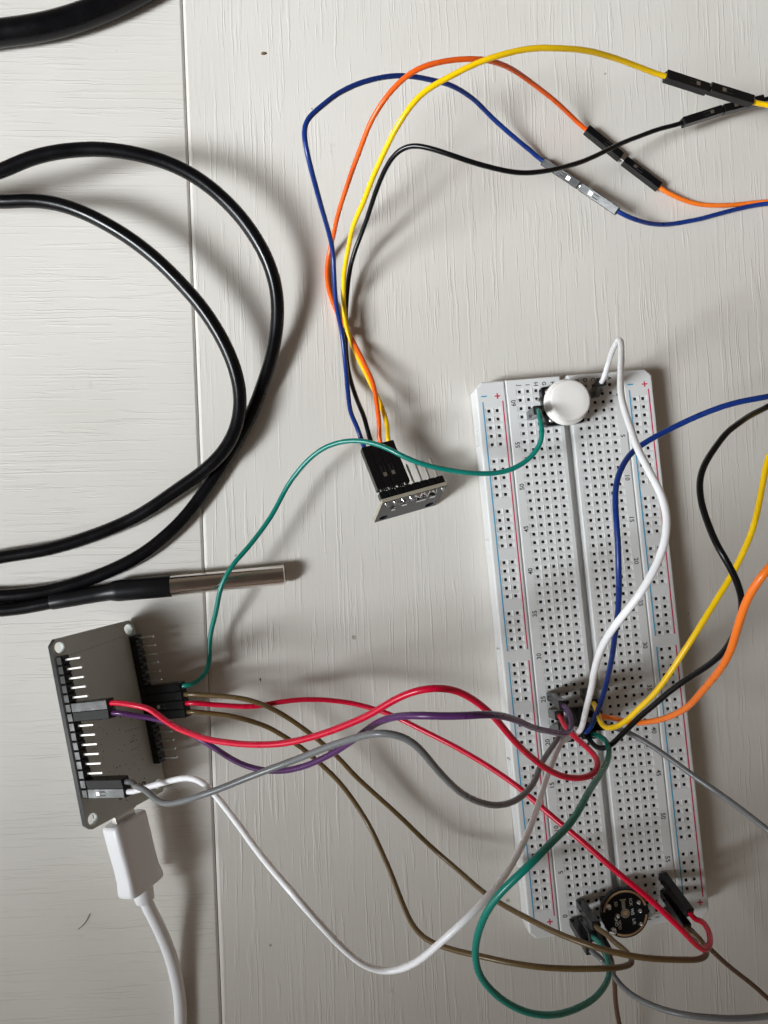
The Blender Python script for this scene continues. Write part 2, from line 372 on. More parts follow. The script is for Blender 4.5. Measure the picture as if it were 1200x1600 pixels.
# floor of the centre channel
mb.box(B(0, 0, 2.75), bx, by, Z, 1.149, HY-.3, 2.4, 0)
tb = mb.build('terminal_block', [M['plastic'], M['pit']], bb)
RI = 21.3
for s in (-1, 1):
    mb = MB(); c1 = [s*(RI-PT/2), s*(RI+PT/2), s*(RI+PT*1.5)]; c1.sort()
    rr = [(29-(g*6+k))*PT for g in range(10) for k in range(5)]
    hasset = {round(r, 2) for r in rr}
    yb_ = sorted([(29.5-i)*PT for i in range(60)])
    holed_block(mb, *sorted((s*18.2, s*27.35)), -HY, HY, c1, yb_, lambda x, y, c1=c1: c1[0] < x < c1[-1] and round(y, 2) in hasset, ch=.6,
                cut=({'lb', 'lt'} if s < 0 else {'rb', 'rt'}))
    # mounting lugs on the long side
    for yy in (-66, -33, 0, 33, 66):
        mb.bevbox(B(s*27.5, yy, 4.6), bx, by, Z, .45, 2.2, 1.6, .2)
    rail = mb.build('power_rail', [M['plastic'], M['pit']], bb)
    xr, xb_ = (RI-1.9, RI+PT+1.65) if s < 0 else (RI+PT+1.95, RI-1.5)
    for nm, xx, mt, dy in (('red_stripe', s*xr, 'red_ink', 1.9), ('blue_stripe', s*xb_, 'blue_ink', 0)):
        mb = MB()
        ytop = 29*PT+2.8+ (0 if s < 0 else 0)
        for ya, yb2 in ((1.6+.1, ytop), (-ytop, -1.6)):
            n = 24
            for q in range(n):
                y1_, y2_ = ya+(yb2-ya)*q/n, ya+(yb2-ya)*(q+1)/n
                mb.box(B(xx, (y1_+y2_)/2, HZ+.015), bx, by, Z, .19, (y2_-y1_)/2, .014)
        mb.build(nm, M[mt], rail)
    ysn = HY-4.4
    for sg in (-1, 1):
        mb = MB(); xm, xp = (s*(RI+PT+1.1), s*(RI-.4)) if s < 0 else (s*(RI-1.0), s*(RI+PT+.9))
        mb.box(B(xm, sg*ysn, HZ+.015), bx, by, Z, .85, .2, .014); mb.build('minus_sign', M['blue_ink'], rail)
        mb = MB(); mb.box(B(xp, sg*(ysn-.2), HZ+.015), bx, by, Z, .85, .2, .014); mb.box(B(xp, sg*(ysn-.2)+.52, HZ+.015), bx, by, Z, .2, .32, .014); mb.box(B(xp, sg*(ysn-.2)-.52, HZ+.015), bx, by, Z, .2, .32, .014)
        mb.build('plus_sign', M['red_ink'], rail)

def text_geo(mb, txt, ctr, ux, uy, size, mi=0, lift=.03, bold=0):
    cu = bpy.data.curves.new('t', 'FONT'); cu.body = txt; cu.size = size; cu.align_x = 'CENTER'; cu.align_y = 'CENTER'; cu.offset = bold; cu.resolution_u = 3
    ob = bpy.data.objects.new('t', cu); C.objects.link(ob)
    dg = bpy.context.evaluated_depsgraph_get(); me = bpy.data.meshes.new_from_object(ob.evaluated_get(dg))
    nz = ux.cross(uy)
    mb.add([Vector(ctr)+ux*v.co.x+uy*v.co.y+nz*lift for v in me.vertices], [list(p.vertices) for p in me.polygons], mi)
    bpy.data.objects.remove(ob); bpy.data.curves.remove(cu); bpy.data.meshes.remove(me)
for sd_ in (0, 1):                      # left: 60 ... 0 read upwards, right: 0 ... 60 read downwards
    mb = MB()
    for k in range(13):
        i = 1.3+5*k
        if sd_ == 0: text_geo(mb, str(60-5*k), B(-16.15, (31-i)*PT), by, -bx, 1.95, bold=.03)
        else: text_geo(mb, str(5*k), B(16.25, (31-i)*PT), -by, bx, 1.95, bold=.03)
    mb.build('row_numbers', M['ink'], tb)
for sd_, word in ((1, 'JIHGFEDCBA'), (-1, 'ABCDEFGHIJ')):
    mb = MB()
    for c, L_ in enumerate(word): text_geo(mb, L_, B(COLX[c], sd_*(HY-1.95)), -by*sd_, bx*sd_, 1.7, bold=.03)
    mb.build('column_letters', M['ink'], tb)

# ------------------------------------------------------------------ jumper wires
HL = 14.0
def housing(th, a, d, up, latch=True, male=False, pin_len=6.0):
    """black connector body from a along d (unit), 14 mm long; returns the point where the wire leaves"""
    d = Vector(d).normalized(); up = (Vector(up)-d*Vector(up).dot(d)).normalized(); sd = d.cross(up)
    c = Vector(a)+d*(HL/2)
    mb = MB(); mb.bevbox(c, d, sd, up, HL/2, 1.25, 1.25, .16, 0, 1)
    # recess round the wire and the mating hole
    mb.box(Vector(a)-d*.01, d, sd, up, .02, .42, .42, 1); mb.box(Vector(a)+d*(HL+.01), d, sd, up, .02, .95, .95, 1)
    if latch:
        mb.box(Vector(a)+d*5.2+up*1.25, d, sd, up, 1.7, .62, .02, 1)
        mb.bevbox(Vector(a)+d*6.0+up*1.26, d, sd, up, 1.15, .36, .05, .03, 0, 1)
    ho = mb.build('connector_housing', [M['house'], M['pit']], th)
    if latch:
        mb = MB(); mb.box(Vector(a)+d*4.0+up*1.262, d, sd, up, .6, .5, .015); mb.build('contact', M['pin'], ho)
    if male:
        mb = MB(); mb.bevbox(Vector(a)-d*(pin_len/2), d, sd, up, pin_len/2+.2, .32, .32, .08, 0, 1); mb.build('pin', M['pin'], th)
    return Vector(a)+d*HL
def wire(th, pts, col, r=.70, it=3):
    W = smooth_path(pts, it=it, wob=1.0)
    for p in W: p.z = max(p.z, r+.02)
    mb = MB(); mb.tube(W, r, 14); return mb.build('insulation', M['w_'+col], th)
def stand(th, base, top_px, top_z=22.0, up=None, latch=False):
    top = P(top_px[0], top_px[1], top_z); d = (top-base).normalized()
    e = housing(th, base+d*.3, d, up or by, latch=latch, male=True)
    return e, d
JW = 'jumper wires of the breadboard circuit'
def jumper(loc, label): return thing('jumper_wire', loc, label, 'jumper wire', JW)
def inset(e, d, k=1.5): return e-Vector(d).normalized()*k
def lead(e, d, k=3.0): return e+Vector(d).normalized()*k

# --- wires between the ESP style board, sensor and breadboard; the boards' frames are needed first
def rotm(rx, ry, rz): return Matrix.Rotation(rz, 3, 'Z') @ Matrix.Rotation(ry, 3, 'Y') @ Matrix.Rotation(rx, 3, 'X')
ER = rotm(math.radians(-.3), math.radians(57.1), math.radians(11.4)); EO = Vector((-152.08, 6.0, 24.4))
ex, ey, en = ER @ X, ER @ Y, ER @ Z
def EL(x, y, z): return EO+ex*x+ey*y+en*z
EW, EH = 28.3, 51.4
def epin(side, i): return (1.6 if side == 0 else EW-1.6, -(5.87+PT*i))

# sensor board frame: sx along its long side, sy up the board, sz towards the viewer
SR = rotm(math.radians(72.5), math.radians(12.3), math.radians(16.0)); sx, sy, sz = SR @ X, SR @ Y, SR @ Z
SA = P(598.5, 785.4, 19.3); SH = 15.2
def SP(x, y, z): return SA+sx*x+sy*y+sz*z
SW = 20.3
# header lies on the far side (-sz)
def spin(i): return 1.3+PT*i*.995

# ---- four wires of the sensor board
def sensor_wire(i, pts, col, label, end, ext_pts, ext_label, up=Z, ext_last=None, hd=Z):
    t = jumper(SP(spin(i), -2, -4), label)
    a = SP(spin(i), -1.6, -1.7-2.6); d = -sz
    housing(t, a, d, sy, latch=i in (1, 2))
    e = a+d*HL
    ha, hb, = end                       # px,z of wire end and mating end
    A = P(*ha); Bq = P(*hb); dv = (A-Bq).normalized()   # from mating end to wire end
    e2 = housing(t, Bq, dv, hd, latch=True)
    wire(t, [inset(e, d), lead(e, d, 1.5)]+pts+[lead(e2, dv, 1.5), inset(e2, dv)], col)
    return t
sensor_wire(0, [(558, 664, 12), (550, 648, 10), (544.5, 614.5, 7), (539, 565, 6), (533, 515.5, 8), (525, 475, 8), (523, 437), (521, 392, 12), (513, 358, 17), (496.7, 307, 26), (481.7, 250, 34), (475, 203, 36), (480, 188, 36), (500, 168), (533, 143, 34), (570, 127.7), (606.7, 120.7, 30), (640, 120), (673, 125), (706.7, 134, 20), (743, 156.7), (766.7, 181.7, 9), (793, 206.7), (820, 230, 4)],
    'blue', 'blue jumper wire from the sensor board, leftmost of its four, arching up and right', ((850, 253, 2.2), (905, 290, 4.8)), None, None, hd=Vector((-.475, -.295, .83)))
sensor_wire(1, [(570, 652.7, 11), (559, 625.7, 6), (550, 601), (544, 578, 2), (540.5, 542.5, 2), (540, 497, 2.2), (543, 452, 3), (546.6, 423), (554.5, 392, 7), (563.5, 367), (572.5, 342, 13), (586.7, 300), (600, 270, 23), (616.7, 243), (640, 229, 30), (666.7, 231), (706.7, 242.7, 33), (746.7, 256.7), (786.7, 267, 30), (820, 270.7), (853, 267.5, 26), (883, 261), (921, 248, 19), (962, 229), (997, 213.5, 12), (1029, 201)],
    'black', 'black jumper wire from the sensor board, lowest arch, crossing over the orange wire\'s connector', ((1056, 195, 9), (1127, 172.5, 8)), None, None)
sensor_wire(2, [(593, 668, 12.5), (590, 640, 11.5), (583, 600, 10), (570, 570, 7), (555, 540, 4.5), (540, 512, 2), (525, 485, .9), (513, 450, .8), (510, 420, .9), (514, 395, 2), (522, 365, 6), (528, 335, 12), (545, 280, 20), (562, 235), (580, 190, 33), (610, 145), (650, 110, 40), (700, 95), (745, 93, 37), (790, 103), (830, 128, 20), (870, 160, 11)],
    'orange', 'orange jumper wire from the sensor board, ending in a connector under the black wire', ((912, 199, 3.0), (970, 246, 2.2)), None, None)
sensor_wire(3, [(606, 672, 12.5), (598, 640, 9), (575, 590, 5), (553, 545, 3.6), (542, 515, 4.2), (537, 480, 5), (538, 430, 10), (545, 390, 17), (553, 350, 27), (568, 315), (580, 280, 40), (598, 240), (625, 190, 52), (660, 147), (700, 122, 57), (735, 103), (775, 86.5, 58), (830, 75), (870, 75, 54), (920, 81), (965, 92, 44), (1000, 104)],
    'yellow', 'yellow jumper wire from the sensor board, tallest arch, running to the top right corner', ((1029, 115.5, 37), (1105, 140, 33)), None, None)

# ---- breadboard ends: (base hole, top pixel)
def bb_end(t, c, i, px, tz=22.0, latch=False):
    return stand(t, H(c, i), px, tz, latch=latch)

# extension wires: mating housings on the table, looping outside the picture and back to the breadboard
def ext(mate, wend, col, off, back, hole, top, label, up=Z, col2=None, tz=22, r=.7):
    A = P(*mate); Bq = P(*wend); dv = (Bq-A).normalized()
    t = jumper(H(hole[0], hole[1]), label)
    e = housing(t, A, dv, up, latch=True, male=True, pin_len=4)
    e2, d2 = bb_end(t, hole[0], hole[1], top, tz)
    wire(t, [inset(e, dv), lead(e, dv, 1.5)]+off+back+[lead(e2, d2, 2.0), inset(e2, d2)], col, r)
    return t
ext((1108, 138, 33), (1186, 162, 30), 'yellow', [(1204, 164, 30), (1240, 168, 32), (1330, 230, 45), (1370, 400, 60), (1320, 570, 65), (1240, 650)],
    [(1200, 718, 60), (1192, 752), (1184, 792), (1176, 824, 60), (1162.7, 857.6), (1145, 895, 58), (1125, 927.5), (1105, 960, 57), (1085, 992.5), (1065, 1022.5, 54), (1045, 1052.5), (1025, 1080, 49), (1000, 1106), (980, 1125, 42), (960, 1136), (945, 1137, 35), (936, 1122, 30)],
    (4, 36), (927, 1098), 'yellow jumper wire curving from the right edge down into the middle of the breadboard')
ext((1129, 172, 8), (1193, 156, 7.5), 'black', [(1230, 148, 8), (1310, 190, 20), (1350, 350, 40), (1310, 520, 52), (1250, 600, 56)],
    [(1200, 636, 60), (1176, 648), (1153.7, 662, 66), (1133, 677.7), (1117.7, 698), (1104, 720, 72), (1095, 743), (1094, 767.6, 76), (1098.5, 792), (1108.7, 821.6, 80), (1121, 852), (1132.5, 870, 83), (1147.5, 897), (1157, 922.5, 82), (1160, 945), (1155, 972, 78), (1143, 1000), (1130, 1020, 70), (1107.5, 1038.5), (1075, 1058.5, 58), (1045, 1080), (1017.5, 1105, 48), (992.5, 1127.5), (967.5, 1151, 38), (947.5, 1167.5), (933, 1170, 31), (922.5, 1158)],
    (3, 40), (915, 1147), 'black jumper wire bulging right of the breadboard and passing under the orange wire', tz=21.5)
ext((975, 251, 2.2), (1029, 292, 2.6), 'orange2', [(1050, 305, 2.5), (1075, 316, 1.2), (1100, 321, .9), (1140, 321, 1), (1200, 316, 2), (1260, 320, 8), (1340, 400, 40), (1370, 560, 75), (1330, 740, 98), (1250, 840, 106)],
    [(1200, 890, 108), (1182.5, 912.5), (1167.5, 937.5, 104), (1157.5, 962.5), (1147.5, 992.5, 98), (1137.5, 1020), (1120, 1052.5, 86), (1100, 1080), (1077.5, 1102.5, 68), (1052.5, 1116), (1025, 1125.5, 50), (1000, 1129), (975, 1126, 36), (955, 1120)],
    (4, 38), (934, 1117), 'bright orange jumper wire curving from the breadboard middle up to the right edge')
ext((908, 292, 5.0), (966, 331, 8.2), 'blue', [(990, 343, 7), (1020, 350, 3.5), (1050, 350, .9), (1090, 343, 1), (1140, 330, 1), (1200, 319, 2.4), (1270, 330, 12), (1330, 420, 30), (1310, 540, 48), (1260, 600, 56)],
    [(1200, 620, 60), (1165, 626), (1131, 635, 58), (1097.5, 647), (1063.7, 661.5, 54), (1030, 678), (1003, 694.5, 53), (985, 709), (971.5, 729.4), (962.5, 752, 57), (960, 781), (962, 815, 60), (964.7, 851), (966, 880, 60), (966, 915), (965, 952.5, 54), (961, 990), (957, 1027.5, 42), (950, 1060), (940, 1095, 31), (928, 1121)],
    (3, 38), (913, 1141), 'dark blue jumper wire lying over the breadboard under the white wire', up=Vector((-.488, -.315, .815)), tz=22)

# ---- button wire (green), with its white partner
t = jumper(H(1, 2), 'green jumper wire crossing the steel probe and ending beside the white push button')
en_a = EL(*epin(1, 6), 2.6); housing(t, en_a, en, -ex, latch=False); e1 = en_a+en*HL
e2, d2 = stand(t, H(1, 3), (840, 641), 22)
wire(t, [inset(e1, en), lead(e1, en, 2), (310.4, 1064, 9), (321.8, 1051, 7), (327.5, 1031.5, 5), (326.7, 1008.7, 5), (330, 984, 6), (336.4, 958, 8), (346, 916, 11), (364, 884, 12), (388, 856, 11), (412, 824, 10), (434, 788, 10), (450, 757), (475, 725, 14), (500, 704), (530, 691, 20), (560, 688), (580, 691), (600, 697.3, 26), (620, 708), (640, 718.7, 28), (660, 726), (680, 731, 28), (706.7, 735), (735, 738, 28), (768, 738.6, 27), (798, 733.5, 27), (822, 721.5, 27), (838.5, 705, 27), (847.5, 687, 28), (847, 666, 28), (843.5, 651, 26.5), lead(e2, d2, 1.8), inset(e2, d2)], 'green')
t = jumper(H(7, 1), 'white jumper wire bent to a sharp point above the button, arching over the breadboard')
e2, d2 = stand(t, H(7, 1), (939.5, 597), 22)
e3, d3 = bb_end(t, 2, 38, (899, 1137), 22)
wire(t, [inset(e2, d2), lead(e2, d2, 1.5), (953.5, 562, 36), (964, 538, 50), (968.5, 531, 55), (971.5, 541, 60), (970, 574, 66), (969, 608, 72), (973.7, 635), (985, 668.7, 82), (998.5, 707), (1016.5, 743, 91), (1030, 770), (1038.5, 799, 95), (1040.5, 819), (1038.7, 845, 97), (1030, 875), (1017.5, 902.5, 97), (1000, 932.5), (977.5, 960, 94), (955, 987.5), (938, 1015, 84), (928, 1047.5), (923.5, 1077.5, 64), (915, 1112.5, 48), (905.5, 1140, 36), (901, 1143, 31), lead(e3, d3, 2), inset(e3, d3)], 'white', .72, it=1)

# ---- wires on the left header of the board
def esp_start(t, side, i, up=None, latch=False, tiltk=0.0):
    a = EL(*epin(side, i), 2.62); d = (en+ey*tiltk).normalized()
    housing(t, a, d, up or -ex, latch=latch); return a+d*HL, d
t = jumper(EL(0, -20, 0), 'red jumper wire crossing the face of the grey board, looping back on the breadboard')
e, d = esp_start(t, 0, 5); e2, d2 = bb_end(t, 0, 38, (874, 1118), 22)
wire(t, [inset(e, d), lead(e, d, 2), (210, 1101, 36), (235, 1106, 37), (250, 1117), (272.5, 1132.5, 42), (294.7, 1143), (326.7, 1154.7, 52), (361, 1161.5), (398.7, 1164.5, 60), (436, 1162.5), (473, 1155.5, 66), (513, 1144), (548, 1130.7, 73), (580, 1116.5), (621, 1092, 80), (650.7, 1080), (677, 1075, 83), (704, 1077), (730.7, 1088, 80), (757, 1106.7), (776, 1125, 74), (800, 1152), (826.7, 1179, 64), (853, 1200.5), (878, 1214, 56), (900, 1218), (920, 1214.5, 51), (932.5, 1203), (934, 1191, 46), (926.7, 1179), (910, 1161.7, 38), (893, 1145.5, 33), (882, 1131, 28), lead(e2, d2, 1.8), inset(e2, d2)], 'red', .72, it=2)
t = jumper(EL(0, -22, 0), 'purple jumper wire from the grey board to the middle of the breadboard')
e, d = esp_start(t, 0, 6, up=-ex+ey*.10); e2, d2 = bb_end(t, 0, 36, (879, 1101), 22)
wire(t, [inset(e, d), lead(e, d, 2), (210, 1117, 33), (247.5, 1122, 33), (285, 1137), (317, 1156, 36), (340, 1170), (366.7, 1187, 42), (393, 1197.5), (420, 1203, 47), (446.7, 1203), (478.7, 1196, 54), (513, 1181), (542.7, 1163, 65), (568, 1145), (592, 1129.5, 80), (618.7, 1121.5), (653, 1119.5, 92), (693, 1119.5), (733, 1117.5, 94), (753, 1116), (775, 1116, 88), (800, 1122.5), (826.7, 1133, 66), (853, 1142), (870, 1146, 44), (884, 1145), (891.7, 1136, 35), (892, 1120, 31), (887, 1107, 27), lead(e2, d2, 1.5), inset(e2, d2)], 'purple', .70, it=2)
t = jumper(EL(0, -40, 0), 'grey jumper wire from the grey board, weaving over the purple wire to the breadboard')
e, d = esp_start(t, 0, 13, up=-ex-ey*.14); e2, d2 = bb_end(t, 0, 40, (879, 1137), 21.5)
wire(t, [inset(e, d), lead(e, d, 2), (215, 1228.7, 43), (230, 1235.5, 47), (240, 1246.5), (252.5, 1255, 52), (275, 1254.5), (310, 1245, 60), (340, 1234.7), (380, 1218.7, 63), (420, 1202.7), (460, 1186.7, 68), (500, 1171), (540, 1157, 78), (580, 1147.5), (600, 1146, 86), (625, 1150), (645, 1160, 86), (666.7, 1181), (693, 1210.7, 78), (720, 1236), (746.7, 1252, 66), (773, 1258.5), (794.7, 1256, 58), (816, 1243.5), (834.7, 1220, 48), (845, 1194), (858, 1173, 36), (868, 1158), (875, 1147, 28), lead(e2, d2, 1.5), inset(e2, d2)], 'grey', .72, it=2)
t = jumper(EL(0, -43, 0), 'white jumper wire from the grey board, swinging in a long deep curve to the breadboard')
e, d = esp_start(t, 0, 14, latch=True, up=-ex+ey*.03); e2, d2 = bb_end(t, 1, 41, (889, 1152), 21)
wire(t, [inset(e, d), lead(e, d, 2), (222.5, 1232.5, 38), (247.5, 1225.5, 40), (272.5, 1218.5, 47), (290, 1215), (307.5, 1217, 53), (322.5, 1227.5), (340, 1248, 56), (366.7, 1283), (400, 1328, 70), (433, 1370), (466.7, 1410, 79), (500, 1446.7), (533, 1480, 73), (566.7, 1506.5), (593, 1516, 70), (616.7, 1515.5), (650, 1503, 74), (693, 1468), (728, 1437, 79), (760, 1405), (789, 1369, 73), (810.7, 1332), (826.7, 1297, 62), (841, 1256), (853, 1218, 42), (863, 1191.7), (872, 1168, 30), (879, 1155), lead(e2, d2, 1.5), inset(e2, d2)], 'white', .72)
# ---- right header
t = jumper(EL(28, -24, 0), 'olive brown jumper wire leaving the grey board just above a red wire')
e, d = esp_start(t, 1, 7, latch=False); e2, d2 = bb_end(t, 9, 60, (1073, 1449), 22)
wire(t, [inset(e, d), lead(e, d, 2), (324, 1086, 13), (361, 1088.5), (388, 1093, 14), (414.7, 1102.7), (446.7, 1120, 14), (473, 1137), (500, 1157, 12), (526.7, 1181), (553, 1210.7, 9), (592, 1245.5), (626.7, 1277.5, 7), (680, 1330, 8), (720, 1364.5), (760, 1395.5, 20), (800, 1420), (840, 1442, 38), (880, 1461), (920, 1477, 48), (960, 1489), (1005, 1498, 52), (1037.5, 1501), (1070, 1501, 50), (1094, 1498.5), (1105, 1491, 44), (1101, 1478), (1088, 1463, 31), lead(e2, d2, 1.5), inset(e2, d2)], 'brown', .70, it=2)
t = jumper(EL(28, -27, 0), 'red jumper wire cutting straight across the breadboard to its lower right corner')
e, d = esp_start(t, 1, 8, latch=True); e2, d2 = bb_end(t, 9, 58, (1079, 1428), 22)
wire(t, [inset(e, d), lead(e, d, 2), (340, 1101, 12), (380, 1103.5), (406.7, 1102.7, 12), (433, 1098), (473, 1094, 13), (513, 1094), (553, 1099, 14), (608, 1114.7), (653, 1137, 20), (693, 1157), (733, 1178.7, 28), (773, 1203.5), (813, 1232.5, 37), (863, 1276, 42), (913, 1316.7), (963, 1361, 50), (1013, 1403), (1063, 1451.5, 53), (1086.7, 1475.5), (1101, 1484, 48), (1109, 1477), (1108.5, 1460, 40), (1098, 1442, 32), lead(e2, d2, 1.5), inset(e2, d2)], 'red', .72, it=1)
t = jumper(EL(28, -29, 0), 'olive brown jumper wire leaving the grey board just below a red wire')
e, d = esp_start(t, 1, 9, latch=False); e2, d2 = bb_end(t, 1, 60, (930, 1445), 22)
wire(t, [inset(e, d), lead(e, d, 2), (326.7, 1114, 12), (361, 1118.7), (393, 1126.7, 12), (420, 1137), (446.7, 1152, 11), (473, 1169), (500, 1192, 10), (526.7, 1218.7), (548, 1246, 10), (576.7, 1290), (606.7, 1356.7, 17), (626.7, 1408), (642, 1442, 24), (660, 1463), (683, 1475, 32), (706.7, 1482.7), (746.7, 1492, 40), (786.7, 1501), (840, 1509, 46), (906.7, 1513), (950, 1513, 47), (977, 1510), (988, 1503, 42), (981, 1490), (960, 1471, 32), (945, 1457, 27), lead(e2, d2, 1.5), inset(e2, d2)], 'brown', .70, it=1)
# ---- wires between cluster and the bottom connectors
t = jumper(H(3, 42), 'green jumper wire in a big loop left of the round microphone board')
e, d = bb_end(t, 4, 41, (925, 1147), 21.5); e2, d2 = bb_end(t, 1, 62, (925, 1461), 21)
wire(t, [inset(e, d), lead(e, d, 2.5), (937, 1149, 28), (946, 1157), (951, 1171, 38), (949.5, 1188), (941.7, 1206, 55), (930, 1223), (915, 1245, 70), (898, 1275), (880, 1297, 80), (853, 1324), (826.7, 1350.7, 88), (800, 1375.5), (773, 1404.5, 86), (755, 1436), (745.5, 1468, 80), (744, 1494.7), (749, 1521, 75), (765, 1545), (792, 1567, 70), (821, 1580), (853, 1585, 66), (885, 1580), (919, 1565, 55), (940, 1545), (951, 1524, 40), (951, 1505), (945, 1484, 31), (936, 1470, 27), lead(e2, d2, 1.5), inset(e2, d2)], 'green', .72)
t = jumper(H(4, 40), 'grey jumper wire crossing the right power rail and returning along the bottom edge')
e, d = bb_end(t, 4, 40, (941, 1134), 21.5); e2, d2 = bb_end(t, 0, 62, (917, 1476), 20)
wire(t, [inset(e, d), lead(e, d, 2), (962, 1137, 28), (985, 1146, 32), (1012.5, 1161.5), (1050, 1187.5, 38), (1087.5, 1215), (1125, 1240.5, 45), (1162.5, 1268), (1200, 1297.5, 55), (1290, 1370, 60), (1320, 1480, 58), (1270, 1570, 52), (1200, 1587, 50), (1157, 1590.5), (1113, 1590.5, 50), (1070, 1586), (1037.5, 1578, 45), (1005, 1564.5), (983, 1551, 36), (968, 1536.5), (957, 1521, 27), (945, 1504), (931, 1488, 23), lead(e2, d2, 1.5), inset(e2, d2)], 'grey', .72)
t = jumper(H(0, 61), 'dark reddish brown jumper wire at the lower right and bottom edge')
e2, d2 = bb_end(t, 9, 62, (1083, 1464), 20); e, d = bb_end(t, 2, 62, (945, 1480), 20)
wire(t, [inset(e, d), lead(e, d, 1.5), (956, 1500, 22), (960, 1530, 18), (963, 1564), (968, 1600, 12), (990, 1680, 6), (1080, 1740, 6), (1200, 1730, 8), (1270, 1660, 10), (1240, 1595, 12), (1200, 1560, 13), (1178, 1540), (1156.7, 1523, 17), (1135, 1504.7), (1113, 1484, 22), (1099, 1473.5), lead(e2, d2, 1.0), inset(e2, d2)], 'brown2', .68)

# ------------------------------------------------------------------ push button
BR = Matrix.Rotation(math.radians(1.6), 3, 'Z'); qx, qy = BR @ bx, BR @ by
bc = P(877.5, 633.5, 10.5); bc.z = 0
pb = thing('push_button', bc+Z*HZ, 'round white push button on a square black switch, top of the breadboard', 'push button')
def Q(x, y, z): return bc+qx*x+qy*y+Z*(HZ+z)
mb = MB(); mb.bevbox(Q(0, 0, 1.9), qx, qy, Z, 6.0, 6.0, 1.75, .7, 0, 2)
mb.lathe(Q(0, 0, 3.6), qx, qy, Z, [(3.5, 0), (3.5, 1.0), (3.2, 1.2)], 28)
mb.build('switch_body', M['house'], pb)
mb = MB(); mb.box(Q(0, 0, 3.68), qx, qy, Z, 4.9, 4.9, .06); mb.build('cover_plate', M['house'], pb)
for a in (-1, 1):
    for b in (-1, 1):
        mb = MB(); mb.lathe(Q(a*4.3, b*4.3, 3.7), qx, qy, Z, [(.75, 0), (.7, .25), (.4, .35)], 14); mb.build('rivet', M['pin'], pb)
        mb = MB(); mb.box(Q(a*6.35, b*2.5, .9), qx, qy, Z, .35, .5, .9); mb.box(Q(a*6.6, b*2.5, -.7), qx, qy, Z, .12, .4, 1.4); mb.build('leg', M['pin'], pb)
mb = MB(); mb.lathe(Q(0, 0, 0), qx, qy, Z, [(2.0, 4.7), (2.0, 6.0), (6.0, 6.0), (6.55, 6.15), (6.75, 6.5), (6.75, 7.3), (6.6, 7.55), (6.3, 7.68), (6.0, 7.8), (6.0, 10.0), (5.9, 10.4), (5.65, 10.72), (5.25, 10.88), (3.0, 10.95), (.5, 10.97)], 64)
mb.build('button_cap', M['cap'], pb)

# ------------------------------------------------------------------ round microphone board
mc = P(977, 1427, 14.2)
mr_ = 7.0
mic = thing('microphone_board', (mc.x, mc.y, HZ), 'small round black microphone board with a broken gold ring, on the breadboard', 'circuit board')
def MQ(x, y, z=0): return mc+bx*x+by*y+Z*z
mb = MB(); mb.lathe(MQ(0, 0, -1.55), bx, by, Z, [(mr_-.1, 0), (mr_, .1), (mr_, 1.45), (mr_-.1, 1.55)], 56, smooth=False); mb.build('board', M['pcb_black'], mic)
def arc_ring(mb, ra, rb, a0, a1, z, th=.05, n=40, f=MQ):
    vs = []
    for i in range(n+1):
        t = math.radians(a0+(a1-a0)*i/n)
        vs += [f(ra*math.cos(t), ra*math.sin(t), z+th), f(rb*math.cos(t), rb*math.sin(t), z+th)]
    mb.add(vs, [(2*i, 2*i+1, 2*i+3, 2*i+2) for i in range(n)])
mb = MB(); arc_ring(mb, 5.95, 6.55, 14, 170, 0); mb.build('gold_ring', M['gold'], mic)
mb = MB(); arc_ring(mb, 5.95, 6.55, -118, -10, 0); mb.build('gold_ring', M['gold'], mic)
mb = MB(); arc_ring(mb, .75, 1.35, 0, 360, 0.02); mb.build('port_ring', M['pin'], mic)
mb = MB(); mb.lathe(MQ(0, 0, .01), bx, by, Z, [(.75, 0), (.5, .02)], 20); mb.build('sound_port', M['gold'], mic)
mb = MB(); mb.bevbox(MQ(-.3, 2.45, .06), bx, by, Z, .5, 1.15, .05, .04); mb.bevbox(MQ(-.3, 3.9, .06), bx, by, Z, .9, .22, .05, .04); mb.build('pad', M['pin'], mic)
for px, py, r in ((-4.6, 2.3, .95), (4.2, 2.6, .75), (4.4, .2, .75), (4.3, -3.5, .7), (-2.3, -.5, .8), (-4.0, -4.6, 1.15)):
    mb = MB(); mb.lathe(MQ(px, py, 0), bx, by, Z, [(r, 0), (r*.92, .25), (r*.6, .6), (r*.25, .95), (.05, 1.0)], 18); mb.build('solder_joint', M['solder'], mic)
mb = MB()
for tx, px, py in (('SCK', 1.9, 3.0), ('WS', 2.1, .2), ('L/R', 2.3, -2.6), ('SD', -2.5, 2.9), ('VDD', -2.0, -3.1), ('GND', -2.9, -2.0)):
    text_geo(mb, tx, MQ(px, py, 0), -by, bx, 1.25, lift=.03, bold=.02)
mb.build('pin_names', M['silk'], mic)
for px, py in ((-4.6, 2.3), (4.2, 2.6), (4.4, .2), (4.3, -3.5), (-4.4, 0), (-4.0, -4.6)):
    mb = MB(); mb.box(MQ(px, py, -3.0), bx, by, Z, 1.1, 1.1, 1.4); mb.build('header', M['house'], mic)

